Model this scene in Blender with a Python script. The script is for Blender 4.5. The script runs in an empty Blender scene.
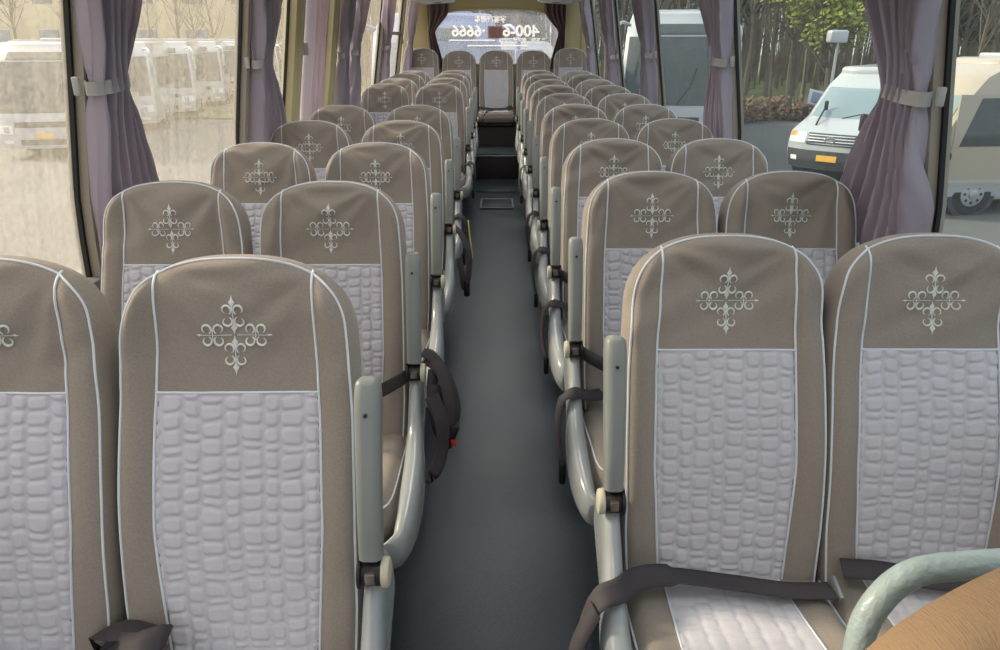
import bpy, bmesh, math, random
import numpy as np
from mathutils import Vector, Matrix, noise
R=math.radians
rnd=random.Random(7)
SC=bpy.context.scene
COL=SC.collection
# ------------------------------------------------------------------ materials
MATS={}
def srgb(r,g,b):
    f=lambda c:(c/255/12.92) if c/255<=.04045 else ((c/255+.055)/1.055)**2.4
    return (f(r),f(g),f(b),1)
def mat(name,col,rough=.6,metal=0,bump=0,bscale=200,var=0,vscale=6,spec=.5,sheen=0,coat=0,col2=None,bdist=.001,stretch=(1,1,1),trans=0,alpha=1):
    if name in MATS: return MATS[name]
    m=bpy.data.materials.new(name); m.use_nodes=True; nt=m.node_tree; N=nt.nodes; Lk=nt.links
    p=N['Principled BSDF']
    p.inputs['Base Color'].default_value=col; p.inputs['Roughness'].default_value=rough
    p.inputs['Metallic'].default_value=metal; p.inputs['Specular IOR Level'].default_value=spec
    p.inputs['Sheen Weight'].default_value=sheen; p.inputs['Coat Weight'].default_value=coat
    p.inputs['Alpha'].default_value=alpha
    tc=N.new('ShaderNodeTexCoord'); mp=N.new('ShaderNodeMapping'); mp.inputs['Scale'].default_value=stretch
    Lk.new(tc.outputs['Object'],mp.inputs['Vector'])
    if var:
        n=N.new('ShaderNodeTexNoise'); n.inputs['Scale'].default_value=vscale; n.inputs['Detail'].default_value=5
        Lk.new(mp.outputs[0],n.inputs['Vector'])
        r=N.new('ShaderNodeValToRGB'); c2=col2 or tuple([c*(1-var) for c in col[:3]]+[1])
        r.color_ramp.elements[0].color=c2; r.color_ramp.elements[1].color=col
        r.color_ramp.elements[0].position=.35; r.color_ramp.elements[1].position=.65
        Lk.new(n.outputs['Fac'],r.inputs[0]); Lk.new(r.outputs[0],p.inputs['Base Color'])
    if bump:
        n=N.new('ShaderNodeTexNoise'); n.inputs['Scale'].default_value=bscale; n.inputs['Detail'].default_value=3
        Lk.new(mp.outputs[0],n.inputs['Vector'])
        b=N.new('ShaderNodeBump'); b.inputs['Strength'].default_value=bump; b.inputs['Distance'].default_value=bdist
        Lk.new(n.outputs['Fac'],b.inputs['Height']); Lk.new(b.outputs[0],p.inputs['Normal'])
    MATS[name]=m; return m
TAUPE=mat('taupe_fabric',srgb(150,141,132),.92,bump=.5,bscale=420,var=.13,vscale=260,spec=.15,sheen=.15)
TAUPE2=TAUPE
QUILT=mat('quilted_lavender_fabric',srgb(198,197,205),.9,bump=.4,bscale=500,var=.06,vscale=30,spec=.2,sheen=.2)
TAN=mat('tan_ribbed_fabric',srgb(160,133,104),.9,bump=.9,bscale=60,var=.15,vscale=200,spec=.15,stretch=(14,1,3),bdist=.002)
PIPE=mat('white_piping',srgb(214,222,230),.6)
SILK=mat('silver_embroidery',srgb(214,218,214),.45,spec=.6,sheen=.3)
PLAST=mat('grey_plastic',srgb(132,137,135),.36,var=.06,vscale=4)
SHELL=mat('pale_shell_plastic',srgb(156,162,165),.22,var=.05,vscale=5,coat=.4)
CREAM=mat('cream_cap',srgb(196,192,170),.4)
BLACK=mat('black_plastic',srgb(26,24,24),.45)
STEEL=mat('bracket_metal',srgb(140,130,122),.35,metal=.8)
BELT=mat('black_belt_webbing',srgb(62,58,62),.75,bump=.4,bscale=350)
RED=mat('red_button',srgb(200,40,30),.4)
YEL=mat('yellow_strip',srgb(205,190,90),.5)
CURT=mat('lavender_satin',srgb(186,178,194),.40,spec=.6,sheen=.7,bump=.15,bscale=300)
def translucent(m,c,f):
    nt=m.node_tree;N=nt.nodes;Lk=nt.links;t=N.new('ShaderNodeBsdfTranslucent');t.inputs[0].default_value=c
    x=N.new('ShaderNodeMixShader');x.inputs[0].default_value=f;Lk.new(N['Principled BSDF'].outputs[0],x.inputs[1]);Lk.new(t.outputs[0],x.inputs[2]);Lk.new(x.outputs[0],N['Material Output'].inputs[0])
translucent(CURT,srgb(214,200,204),.38)
CURTB=mat('plum_brown_cloth',srgb(112,88,88),.7,sheen=.3)
TIEM=mat('tie_band_grey',srgb(168,168,166),.7)
PILL=mat('grey_beige_trim',srgb(150,142,128),.5,var=.05,vscale=3)
BEIGE=mat('beige_interior_panel',srgb(186,174,132),.55,var=.05,vscale=2)
SEAL=mat('black_rubber_seal',srgb(18,20,20),.6)
LOWW=mat('grey_wall_lining',srgb(120,120,116),.8,var=.1,vscale=5)
RACK=mat('rack_grey',srgb(196,200,204),.45)
FRAME=mat('seat_frame_metal',srgb(60,62,64),.5,metal=.3)
STEPM=mat('step_riser_vinyl',srgb(44,38,40),.6,var=.15,vscale=10)
ALU=mat('aluminium_nosing',srgb(150,155,158),.4,metal=.6)
RAILM=mat('pale_blue_hammered_grip',srgb(150,166,166),.38,bump=1.0,bscale=95,bdist=.003,coat=.3)
def floor_mat():
    m=mat('blue_grey_vinyl',srgb(70,80,88),.42,spec=.45)
    nt=m.node_tree;N=nt.nodes;Lk=nt.links;p=N['Principled BSDF']
    tc=N.new('ShaderNodeTexCoord')
    n1=N.new('ShaderNodeTexNoise');n1.inputs['Scale'].default_value=1.7;n1.inputs['Detail'].default_value=6
    n2=N.new('ShaderNodeTexNoise');n2.inputs['Scale'].default_value=260;n2.inputs['Detail'].default_value=2
    n3=N.new('ShaderNodeTexVoronoi');n3.inputs['Scale'].default_value=14
    for n in(n1,n2,n3):Lk.new(tc.outputs['Object'],n.inputs['Vector'])
    a=N.new('ShaderNodeMix');a.data_type='RGBA';a.inputs[6].default_value=srgb(38,48,58);a.inputs[7].default_value=srgb(54,66,77)
    Lk.new(n1.outputs['Fac'],a.inputs[0])
    r=N.new('ShaderNodeValToRGB');r.color_ramp.elements[0].position=.38;r.color_ramp.elements[0].color=(.72,.72,.72,1);r.color_ramp.elements[1].position=.62;r.color_ramp.elements[1].color=(1.1,1.1,1.1,1)
    Lk.new(n2.outputs['Fac'],r.inputs[0])
    r3=N.new('ShaderNodeValToRGB');r3.color_ramp.elements[0].position=.015;r3.color_ramp.elements[0].color=(.25,.25,.25,1);r3.color_ramp.elements[1].position=.05;r3.color_ramp.elements[1].color=(1,1,1,1)
    Lk.new(n3.outputs['Distance'],r3.inputs[0])
    b=N.new('ShaderNodeMix');b.data_type='RGBA';b.blend_type='MULTIPLY';b.inputs[0].default_value=1
    Lk.new(a.outputs[2],b.inputs[6]);Lk.new(r.outputs[0],b.inputs[7])
    c=N.new('ShaderNodeMix');c.data_type='RGBA';c.blend_type='MULTIPLY';c.inputs[0].default_value=.8
    Lk.new(b.outputs[2],c.inputs[6]);Lk.new(r3.outputs[0],c.inputs[7])
    Lk.new(c.outputs[2],p.inputs['Base Color'])
    bp=N.new('ShaderNodeBump');bp.inputs['Strength'].default_value=.25;bp.inputs['Distance'].default_value=.001
    Lk.new(n2.outputs['Fac'],bp.inputs['Height']);Lk.new(bp.outputs[0],p.inputs['Normal'])
    rr=N.new('ShaderNodeMapRange');rr.inputs[3].default_value=.26;rr.inputs[4].default_value=.45
    Lk.new(n1.outputs['Fac'],rr.inputs[0]);Lk.new(rr.outputs[0],p.inputs['Roughness'])
    return m
FLOORM=floor_mat()
def glass_mat(name,dirt,dcol,tint=(1,1,1,1),refl=.06,streak=(1,14,.7),trl=.6):
    m=bpy.data.materials.new(name);m.use_nodes=True;nt=m.node_tree;N=nt.nodes;Lk=nt.links
    N.remove(N['Principled BSDF']);out=N['Material Output']
    tr=N.new('ShaderNodeBsdfTransparent');tr.inputs[0].default_value=tint
    gl=N.new('ShaderNodeBsdfGlossy');gl.inputs['Roughness'].default_value=.02
    df=N.new('ShaderNodeBsdfDiffuse');df.inputs[0].default_value=dcol
    tl=N.new('ShaderNodeBsdfTranslucent');tl.inputs[0].default_value=dcol
    mdt=N.new('ShaderNodeMixShader');mdt.inputs[0].default_value=trl;Lk.new(df.outputs[0],mdt.inputs[1]);Lk.new(tl.outputs[0],mdt.inputs[2])
    tc=N.new('ShaderNodeTexCoord');mp=N.new('ShaderNodeMapping');mp.inputs['Scale'].default_value=streak
    Lk.new(tc.outputs['Object'],mp.inputs['Vector'])
    n=N.new('ShaderNodeTexNoise');n.inputs['Scale'].default_value=3;n.inputs['Detail'].default_value=8;n.inputs['Roughness'].default_value=.7
    Lk.new(mp.outputs[0],n.inputs['Vector'])
    n2=N.new('ShaderNodeTexNoise');n2.inputs['Scale'].default_value=60;n2.inputs['Detail'].default_value=3
    Lk.new(tc.outputs['Object'],n2.inputs['Vector'])
    ad=N.new('ShaderNodeMath');ad.operation='ADD';Lk.new(n.outputs['Fac'],ad.inputs[0]);Lk.new(n2.outputs['Fac'],ad.inputs[1])
    mr=N.new('ShaderNodeMapRange');mr.inputs[1].default_value=.75;mr.inputs[2].default_value=1.3;mr.inputs[3].default_value=dirt*.6;mr.inputs[4].default_value=min(1,dirt*1.5)
    Lk.new(ad.outputs[0],mr.inputs[0])
    m1=N.new('ShaderNodeMixShader');Lk.new(mr.outputs[0],m1.inputs[0]);Lk.new(tr.outputs[0],m1.inputs[1]);Lk.new(mdt.outputs[0],m1.inputs[2])
    fr=N.new('ShaderNodeLayerWeight');fr.inputs[0].default_value=.5
    pw=N.new('ShaderNodeMath');pw.operation='POWER';pw.inputs[1].default_value=4;Lk.new(fr.outputs['Facing'],pw.inputs[0])
    mu=N.new('ShaderNodeMath');mu.operation='MULTIPLY_ADD';mu.inputs[1].default_value=.45*refl;mu.inputs[2].default_value=.02*refl;Lk.new(pw.outputs[0],mu.inputs[0])
    m2=N.new('ShaderNodeMixShader');Lk.new(mu.outputs[0],m2.inputs[0]);Lk.new(m1.outputs[0],m2.inputs[1]);Lk.new(gl.outputs[0],m2.inputs[2])
    Lk.new(m2.outputs[0],out.inputs[0]);return m
GLASS_L=glass_mat('dusty_sunlit_glass',.14,(.95,.9,.78,1),refl=.15)
GLASS_R=glass_mat('rain_streaked_glass',.035,(.8,.85,.85,1),tint=(.93,.97,.965,1),refl=.25)
GLASS_B=glass_mat('hazy_rear_glass',.36,(.82,.85,.95,1),refl=.3)
# ------------------------------------------------------------------ mesh helper
class MB:
    def __init__(s): s.v=[];s.f=[];s.m=[]
    def add(s,vs,fs,mi=0):
        o=len(s.v); s.v+= [tuple(v) for v in vs]; s.f+=[tuple(i+o for i in f) for f in fs]; s.m+=[mi]*len(fs)
    def grid(s,pts,mi=0,closed_u=False,flip=False):
        a=len(pts);b=len(pts[0]);vs=[p for r in pts for p in r];fs=[]
        for i in range(a-(0 if closed_u else 1)):
            for j in range(b-1):
                i2=(i+1)%a
                q=(i*b+j,i2*b+j,i2*b+j+1,i*b+j+1)
                fs.append(q[::-1] if flip else q)
        s.add(vs,fs,mi)
    def box(s,c,d,bev=0,seg=2,rot=None,mi=0):
        bm=bmesh.new();bmesh.ops.create_cube(bm,size=1)
        bmesh.ops.scale(bm,vec=d,verts=bm.verts)
        if bev: bmesh.ops.bevel(bm,geom=bm.edges[:],offset=min(bev,min(d)*.49),segments=seg,profile=.5,affect='EDGES')
        M=Matrix.Translation(c)@(rot.to_4x4() if rot else Matrix())
        bm.verts.index_update();s.add([M@v.co for v in bm.verts],[[v.index for v in f.verts] for f in bm.faces],mi);bm.free()
    def cyl(s,p0,p1,r0,r1=None,n=20,cap=True,mi=0,bev=0):
        r1=r0 if r1 is None else r1;p0=Vector(p0);p1=Vector(p1);d=(p1-p0).normalized()
        a=d.orthogonal().normalized();b=d.cross(a);L=(p1-p0).length
        prof=[(0,0),(0,r0),(L,r1),(L,0)] if not bev else [(0,0),(0,r0-bev),(bev*.3,r0-bev*.3),(bev,r0),(L-bev,r1),(L-bev*.3,r1-bev*.3),(L,r1-bev),(L,0)]
        if not cap: prof=prof[1:-1]
        s.grid([[p0+d*t+(a*math.cos(2*math.pi*k/n)+b*math.sin(2*math.pi*k/n))*r for t,r in prof] for k in range(n)],mi,True,flip=True)
    def tube(s,path,r,n=8,cap=True,mi=0,closed=False,flat=1.0,up=None):
        P=[Vector(p) for p in path];k=len(P);rs=r if isinstance(r,(list,tuple)) else [r]*k
        rings=[];prev=None
        for i in range(k):
            t=(P[(i+1)%k if closed else min(i+1,k-1)]-P[(i-1)%k if closed else max(i-1,0)]).normalized()
            if prev is None: a=t.orthogonal().normalized() if up is None else (Vector(up)-t*t.dot(Vector(up))).normalized()
            else:
                a=(prev-t*t.dot(prev))
                a=a.normalized() if a.length>1e-6 else t.orthogonal().normalized()
            prev=a;b=t.cross(a)
            rings.append([P[i]+(a*math.cos(2*math.pi*q/n)*flat+b*math.sin(2*math.pi*q/n))*rs[i] for q in range(n)])
        o=len(s.v);vs=[v for rg in rings for v in rg];fs=[]
        for i in range(k-(0 if closed else 1)):
            i2=(i+1)%k
            for q in range(n):
                q2=(q+1)%n;fs.append((i*n+q,i*n+q2,i2*n+q2,i2*n+q))
        if cap and not closed: fs.append(tuple(range(n))[::-1]);fs.append(tuple((k-1)*n+q for q in range(n)))
        s.add(vs,fs,mi)
    def ribbon(s,path,w,wd,th=.0022,mi=0):
        # path points, width w, list/one width direction
        P=[Vector(p) for p in path];k=len(P)
        L=[];
        for i in range(k):
            t=(P[min(i+1,k-1)]-P[max(i-1,0)]).normalized()
            d=Vector(wd[i] if isinstance(wd,list) else wd);d=(d-t*t.dot(d)).normalized();n=t.cross(d)
            L.append([P[i]+d*w/2+n*th/2,P[i]+d*w*.25+n*th/2,P[i]-d*w*.25+n*th/2,P[i]-d*w/2+n*th/2,P[i]-d*w/2-n*th/2,P[i]+d*w/2-n*th/2,P[i]+d*w/2+n*th/2])
        s.grid(L,mi)
    def prism(s,poly,a,b,axis='x',mi=0):
        # poly in 2d, extruded between a and b along axis
        def P(u,v,w): return {'x':(w,u,v),'y':(u,w,v),'z':(u,v,w)}[axis]
        n=len(poly);vs=[P(u,v,a) for u,v in poly]+[P(u,v,b) for u,v in poly]
        fs=[tuple(range(n)),tuple(range(2*n-1,n-1,-1))]+[(i,i+n,(i+1)%n+n,(i+1)%n) for i in range(n)]
        s.add(vs,fs,mi)
    def build(s,name,mats,parent=None,smooth=True,loc=(0,0,0),merge=True,angle=40):
        me=bpy.data.meshes.new(name);me.from_pydata([tuple(v) for v in s.v],[],s.f)
        for m in (mats if isinstance(mats,(list,tuple)) else [mats]): me.materials.append(m)
        if len(me.materials)>1: me.polygons.foreach_set('material_index',s.m)
        bm=bmesh.new();bm.from_mesh(me)
        if merge: bmesh.ops.remove_doubles(bm,verts=bm.verts,dist=1e-5)
        bmesh.ops.recalc_face_normals(bm,faces=bm.faces)
        if smooth:
            for f in bm.faces:f.smooth=True
            lim=R(angle)
            for e in bm.edges:
                if len(e.link_faces)==2 and e.calc_face_angle(0)>lim: e.smooth=False
        bm.to_mesh(me);bm.free()
        o=bpy.data.objects.new(name,me);COL.objects.link(o);o.location=loc
        if parent:o.parent=parent
        return o
def tag(o,label=None,cat=None,group=None,kind=None):
    if label:o['label']=label
    if cat:o['category']=cat
    if group:o['group']=group
    if kind:o['kind']=kind
    return o
def empty(name,loc=(0,0,0),rz=0):
    o=bpy.data.objects.new(name,None);COL.objects.link(o);o.location=loc;o.rotation_euler=(0,0,rz);o.empty_display_size=.1;return o
def children_of(o): return [c for c in bpy.data.objects if c.parent==o]
def copy_tree(o,parent=None,tree=None):
    c=o.copy();COL.objects.link(c);c.parent=parent
    for ch in children_of(o):copy_tree(ch,c)
    return c
def smooth_path(pts,n=6):
    P=[Vector(p) for p in pts];out=[]
    for i in range(len(P)-1):
        p0=P[max(i-1,0)];p1=P[i];p2=P[i+1];p3=P[min(i+2,len(P)-1)]
        for k in range(n):
            t=k/n
            out.append(.5*((2*p1)+(p2-p0)*t+(2*p0-5*p1+4*p2-p3)*t*t+(3*p1-p0-3*p2+p3)*t**3))
    out.append(P[-1]);return out
def sstep(a,b,x):
    t=min(1,max(0,(x-a)/(b-a)));return t*t*(3-2*t)
def interp(tab,x):
    if x<=tab[0][0]:return tab[0][1]
    for (a,b),(c,d) in zip(tab,tab[1:]):
        if x<=c:return b+(d-b)*(x-a)/(c-a)
    return tab[-1][1]
# ------------------------------------------------------------------ seat geometry
LB=.75; S0=-.06; PHI=R(16); BZ=.44
TV=Vector((0,math.sin(PHI),math.cos(PHI))); NV=Vector((0,-math.cos(PHI),math.sin(PHI)))
def Wb(s): return .972*interp([(-.06,.222),(.1,.231),(.3,.232),(.45,.229),(.6,.221),(.75,.213)],s)
CR,CN=.150,2.7
def Stop(xi): return LB-CR*(1-max(0,1-min(1,abs(xi))**CN)**(1/CN))-.012*xi*xi
def PW(s): return interp([(-.06,.133),(.08,.142),(.25,.153),(.45,.150),(.6,.144),(.75,.139)],s)
def outline(n=60):
    pts=[]
    for i in range(n+1): pts.append((-1,i/n))
    top=[(math.sin(math.pi/2*(2*i/(2*n)-1)),1) for i in range(1,2*n)]
    pts+=top+[(1,1-i/n) for i in range(n+1)]
    out=[]
    for xi,t in pts:
        s=S0+(Stop(xi)-S0)*t;out.append((Wb(s)*xi,s))
    return out
OUTL=np.array(outline())
def seg_dist(x,s):
    A=OUTL[:-1];B=OUTL[1:];d=B-A;p=np.array([x,s])
    L=(d*d).sum(1);L[L==0]=1e-12
    t=np.clip(((p-A)*d).sum(1)/L,0,1)
    q=A+d*t[:,None]-p
    return float(np.sqrt((q*q).sum(1)).min())
def rimprof(e,r=.034): 
    k=1-min(e/r,1);return math.sqrt(max(0,1-k**2.2))
def wrinkle(x,s,seed,amt=1.0):
    v=noise.noise(Vector((x*5+seed*7.1,s*4,seed)))*.005
    # soft folds fanning from the upper corners of the cover
    for sg in(-1,1):
        dx=x-sg*.15;ds=s-.73
        r=math.hypot(dx,ds);a=math.atan2(ds,-sg*dx)
        env=math.exp(-((r-.13)/.10)**2)*sstep(.02,.07,r)
        v+=env*.017*noise.noise(Vector((a*3.4+seed*3,r*3,seed+sg*5)))
    v+=.008*sstep(.48,.56,s)*noise.noise(Vector((x*9-s*16,s*5+seed,seed*2.3)))
    return v*amt
def front(x,s,seed=0,off=0,amt=1.0,e=None):
    if e is None:e=seg_dist(x,s)
    base=.016*math.exp(-((s-.24)/.17)**2)-.006*sstep(.35,.55,s)+.010*sstep(.55,.7,s)
    ax=abs(x);bol=.014*sstep(PW(s)-.012,PW(s)+.03,ax)-.004*sstep(PW(s)-.01,PW(s)-.002,ax)*(1-sstep(PW(s),PW(s)+.01,ax))
    p=rimprof(e)
    d=base+.043*p+(bol*p)+wrinkle(x,s,seed,amt)*p+off
    return Vector((x,0,BZ))+TV*s+NV*d
def back(x,s,e):
    base=-.008*sstep(.35,.6,s)
    return Vector((x,0,BZ))+TV*s+NV*(base-.034*rimprof(e,.035))
def make_back_mesh(seed,name='backrest',m=TAUPE,parent=None,amt=1.0):
    nx,nt=56,72;F=[];Bk=[]
    for i in range(nx+1):
        u=2*i/nx-1;xi=math.sin(math.pi/2*u)*.85+u*.15
        if abs(u)==1:xi=u
        fr=[];bk=[]
        for j in range(nt+1):
            w=j/nt;t=w if w<.0 else (math.sin(math.pi/2*w)*.6+w*.4)
            s=S0+(Stop(xi)-S0)*t;x=Wb(s)*xi
            e=0 if (i in(0,nx) or j==nt) else seg_dist(x,s)
            if j==0:e=0
            if j==0: fr.append(front(x,s,seed,0,amt,e));bk.append(back(x,s,e))
            else: fr.append(front(x,s,seed,0,amt,e));bk.append(back(x,s,e))
        F.append(fr);Bk.append(bk)
    b=MB();b.grid(F);
    # boundaries coincide except rim base offset: snap the back boundary to the front one
    for i in range(nx+1):
        for j in range(nt+1):
            if i in(0,nx) or j in (0,nt): Bk[i][j]=F[i][j]
    b.grid(Bk,flip=True)
    return b.build(name,m,parent,angle=80)
class Quilt:
    """crocodile-like quilting: columns of rounded cells with uneven rows"""
    def __init__(s,w,h,seed):
        r=random.Random(seed);s.cols=[];x=-w/2;k=r.randint(0,1)
        while x<w/2:
            cw=(.041 if k%2 else .031)*r.uniform(.92,1.08);rows=[];y=-r.uniform(0,.02)-(.012 if k%2 else 0)
            base=[.030,.033,.015,.031,.016,.033,.028]
            q=r.randint(0,2)
            while y<h:
                ch=base[q%7]*r.uniform(.9,1.12);rows.append((y,y+ch));y+=ch;q+=1
            s.cols.append((x,x+cw,rows));x+=cw;k+=1
    def h(s,x,y):
        x,y=x+.0045*noise.noise(Vector((x*22,y*22,3.1))),y+.005*noise.noise(Vector((x*26,y*20,9.7)))
        for a,b,rows in s.cols:
            if a<=x<b:
                for c,d in rows:
                    if c<=y<d:
                        hx=(b-a)/2;hy=(d-c)/2;r=.012
                        qx=abs(x-(a+b)/2)-hx+r;qy=abs(y-(c+d)/2)-hy+r
                        dd=math.hypot(max(qx,0),max(qy,0))+min(max(qx,qy),0)-r
                        return sstep(0,.0052,-dd-.0008)
        return 0
def make_quilt_back(seed,parent):
    q=Quilt(.34,.6,seed);s1=.500;s0=-.05;nx,ns=104,200;G=[]
    for i in range(nx+1):
        u=2*i/nx-1;row=[]
        for j in range(ns+1):
            s=s0+(s1-s0)*j/ns;x=(PW(s)-.0015)*u
            edge=min(1,(1-abs(u))*PW(s)/.004,(s1-s)/.004)
            low=.0025*noise.noise(Vector((x*30+s*24,s*8,seed)))*sstep(.22,.0,s)
            hh=q.h(x,s-s0)
            e=min(.23-abs(x),s+.06)
            row.append(front(x,s,seed,.0012+.0052*hh*edge+low,1,e=max(e,0.0)))
        G.append(row)
    b=MB();b.grid(G);return b.build('quilted_panel',QUILT,parent,angle=180)
def make_piping(seed,parent):
    b=MB()
    for sg in(-1,1):
        p=[]
        for k in range(161):
            s=-.04+(LB+.04)*k/160;x=sg*PW(s)
            smax=Stop(x/Wb(s))
            if k%4 and s<smax-.03: continue
            if s>smax-.0005:break
            p.append(front(x,s,seed,.0022))
        b.tube(p,.0024,6)
    p=[front(PW(.5)*(2*k/30-1),.5,seed,.003) for k in range(31)];b.tube(p,.0024,6)
    # outer seam, inset from the outline
    n=len(OUTL);q=[]
    for i in range(4,n-4,2):
        t=OUTL[min(i+2,n-1)]-OUTL[max(i-2,0)];t=t/np.linalg.norm(t);nn=np.array([t[1],-t[0]])
        c=OUTL[i]+nn*(.013-.006*sstep(.6,.74,float(OUTL[i][1])))
        q.append(front(float(c[0]),float(c[1]),seed,.002))
    b.tube(q,.0024,6)
    return b.build('piping',PIPE,parent)
def make_embroidery(seed,parent):
    b=MB();c0=.605;K=.80
    def S(u,v,off=.0016): return front(u*K,c0+v*K,seed,off,e=.2)
    def scroll(cx,cy,sx,sy,r):
        p=[];rs=[]
        for k in range(17):
            a=R(-60+300*k/16);rr=r*(1-.25*k/16)
            p.append(S(cx+sx*(-math.cos(a)*rr),cy+sy*(math.sin(a)*rr)));rs.append(.0007+.0017*math.sin(math.pi*min(1,(k+1)/16*.9+.05)))
        b.tube(p,rs,5,flat=.8)
    def loz(cx,cy,w,h):
        P=[S(cx-w,cy,.0012),S(cx-w*.3,cy+h*.45,.0014),S(cx,cy+h,.0012),S(cx+w*.3,cy+h*.45,.0014),S(cx+w,cy,.0012),S(cx+w*.3,cy-h*.45,.0014),S(cx,cy-h,.0012),S(cx-w*.3,cy-h*.45,.0014),S(cx,cy,.003)]
        b.add(P,[(i,(i+1)%8,8) for i in range(8)])
    def cluster(cx,cy):
        for sx in(-1,1):
            for sy in(-1,1): scroll(cx+sx*.0135,cy+sy*.0135,sx,sy,.0112)
    cluster(0,.044);cluster(0,-.044);cluster(-.048,0);cluster(.048,0)
    for y,h in((.074,.018),(.0165,.016),(-.0165,.016),(-.074,.018)): loz(0,y,.0075,h)
    for a,c in(((0,.026),(0,.062)),((0,-.026),(0,-.062)),((-.074,0),(-.006,0)),((.006,0),(.074,0)),((-.048,-.012),(-.048,.012)),((.048,-.012),(.048,.012))):
        b.tube([S(a[0]+(c[0]-a[0])*k/6,a[1]+(c[1]-a[1])*k/6) for k in range(7)],.0010 if a[0]==c[0] else .0006,5)
    for sg in(-1,1): loz(sg*.079,0,.008,.0035)
    return b.build('embroidery',SILK,parent)
# cushion
CF,CB=-.47,.02
def cush_top(x,y,e,seed,off=0):
    z=.445+.03*sstep(-.05,-.4,y)+.012*sstep(.13,.2,abs(x))-.03*(1-rimprof(e,.06))*1.6
    return Vector((x,y,z+off+.004*noise.noise(Vector((x*5,y*5,seed)))))
def make_cushion(seed,parent,hw=.222):
    nx,ny=30,34;T=[];Bt=[]
    def XY(i,j):
        u=math.sin(math.pi/2*(2*i/nx-1));v=math.sin(math.pi/2*(2*j/ny-1))
        n=7;r=max(abs(u),abs(v));
        # round corners via superellipse mapping
        if r>0:
            k=r/((abs(u)**n+abs(v)**n)**(1/n));u*=k;v*=k
        return u*hw,(CF+CB)/2+v*(CB-CF)/2,(1-max(abs(u),abs(v)))
    for i in range(nx+1):
        a=[];c=[]
        for j in range(ny+1):
            x,y,m=XY(i,j);un=(abs(x/hw)**7+abs((y-(CF+CB)/2)/((CB-CF)/2))**7)**(1/7)
            e=max(0,(1-un)*.22)
            if i in(0,nx) or j in(0,ny):e=0
            a.append(cush_top(x,y,e,seed));z=.335-.0+.03*(1-rimprof(e,.04));c.append(Vector((x,y,z)))
        T.append(a);Bt.append(c)
    b=MB();b.grid(T);b.grid(Bt,flip=True)
    idx=[(i,0) for i in range(nx+1)]+[(nx,j) for j in range(1,ny+1)]+[(i,ny) for i in range(nx-1,-1,-1)]+[(0,j) for j in range(ny-1,0,-1)]
    rows=[]
    for k in range(7):
        f=k/6;bul=.012*math.sin(math.pi*f);r=[]
        for(i,j) in idx+[idx[0]]:
            p=T[i][j].lerp(Bt[i][j],f);c=Vector((0,(CF+CB)/2,p.z));d=(p-c).normalized();r.append(p+d*bul)
        rows.append(r)
    b.grid(rows)
    o=b.build('seat_cushion',TAUPE,parent,angle=70)
    q=Quilt(.3,.5,seed+9);G=[];pw=.125
    for i in range(61):
        row=[]
        for j in range(91):
            y=-.45+.46*j/90;x=(2*i/60-1)*(pw+.02*(-y)/.45);ed=min(1,(1-abs(2*i/60-1))*pw/.004)
            un=(abs(x/hw)**7+abs((y-(CF+CB)/2)/((CB-CF)/2))**7)**(1/7);e=max(0,(1-un)*.22)
            row.append(cush_top(x,y,e,seed,.001+.0028*q.h(x,y+.46)*ed))
        G.append(row)
    m=MB();m.grid(G);m.build('quilted_panel',QUILT,o,angle=180)
    pp=MB()
    for sg in(-1,1):
        pp.tube([cush_top(sg*(pw+.02*(.45-.46*k/24)/.45),-.455+.46*k/24,max(0,(1-abs(((-.455+.46*k/24)-(CF+CB)/2)/((CB-CF)/2)))*.22),seed,.002) for k in range(25)],.0024,6)
    ring=[]
    for k in range(73):
        a=2*math.pi*k/72;c,s_=math.cos(a),math.sin(a);n=7;kk=1/((abs(c)**n+abs(s_)**n)**(1/n))
        x=c*kk*hw*.985;y=(CF+CB)/2+s_*kk*(CB-CF)/2*.985
        ring.append(cush_top(x,y,.004,seed,.002))
    pp.tube(ring[:-1],.0026,6,closed=True)
    pp.build('piping',PIPE,o)
    return o
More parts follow.
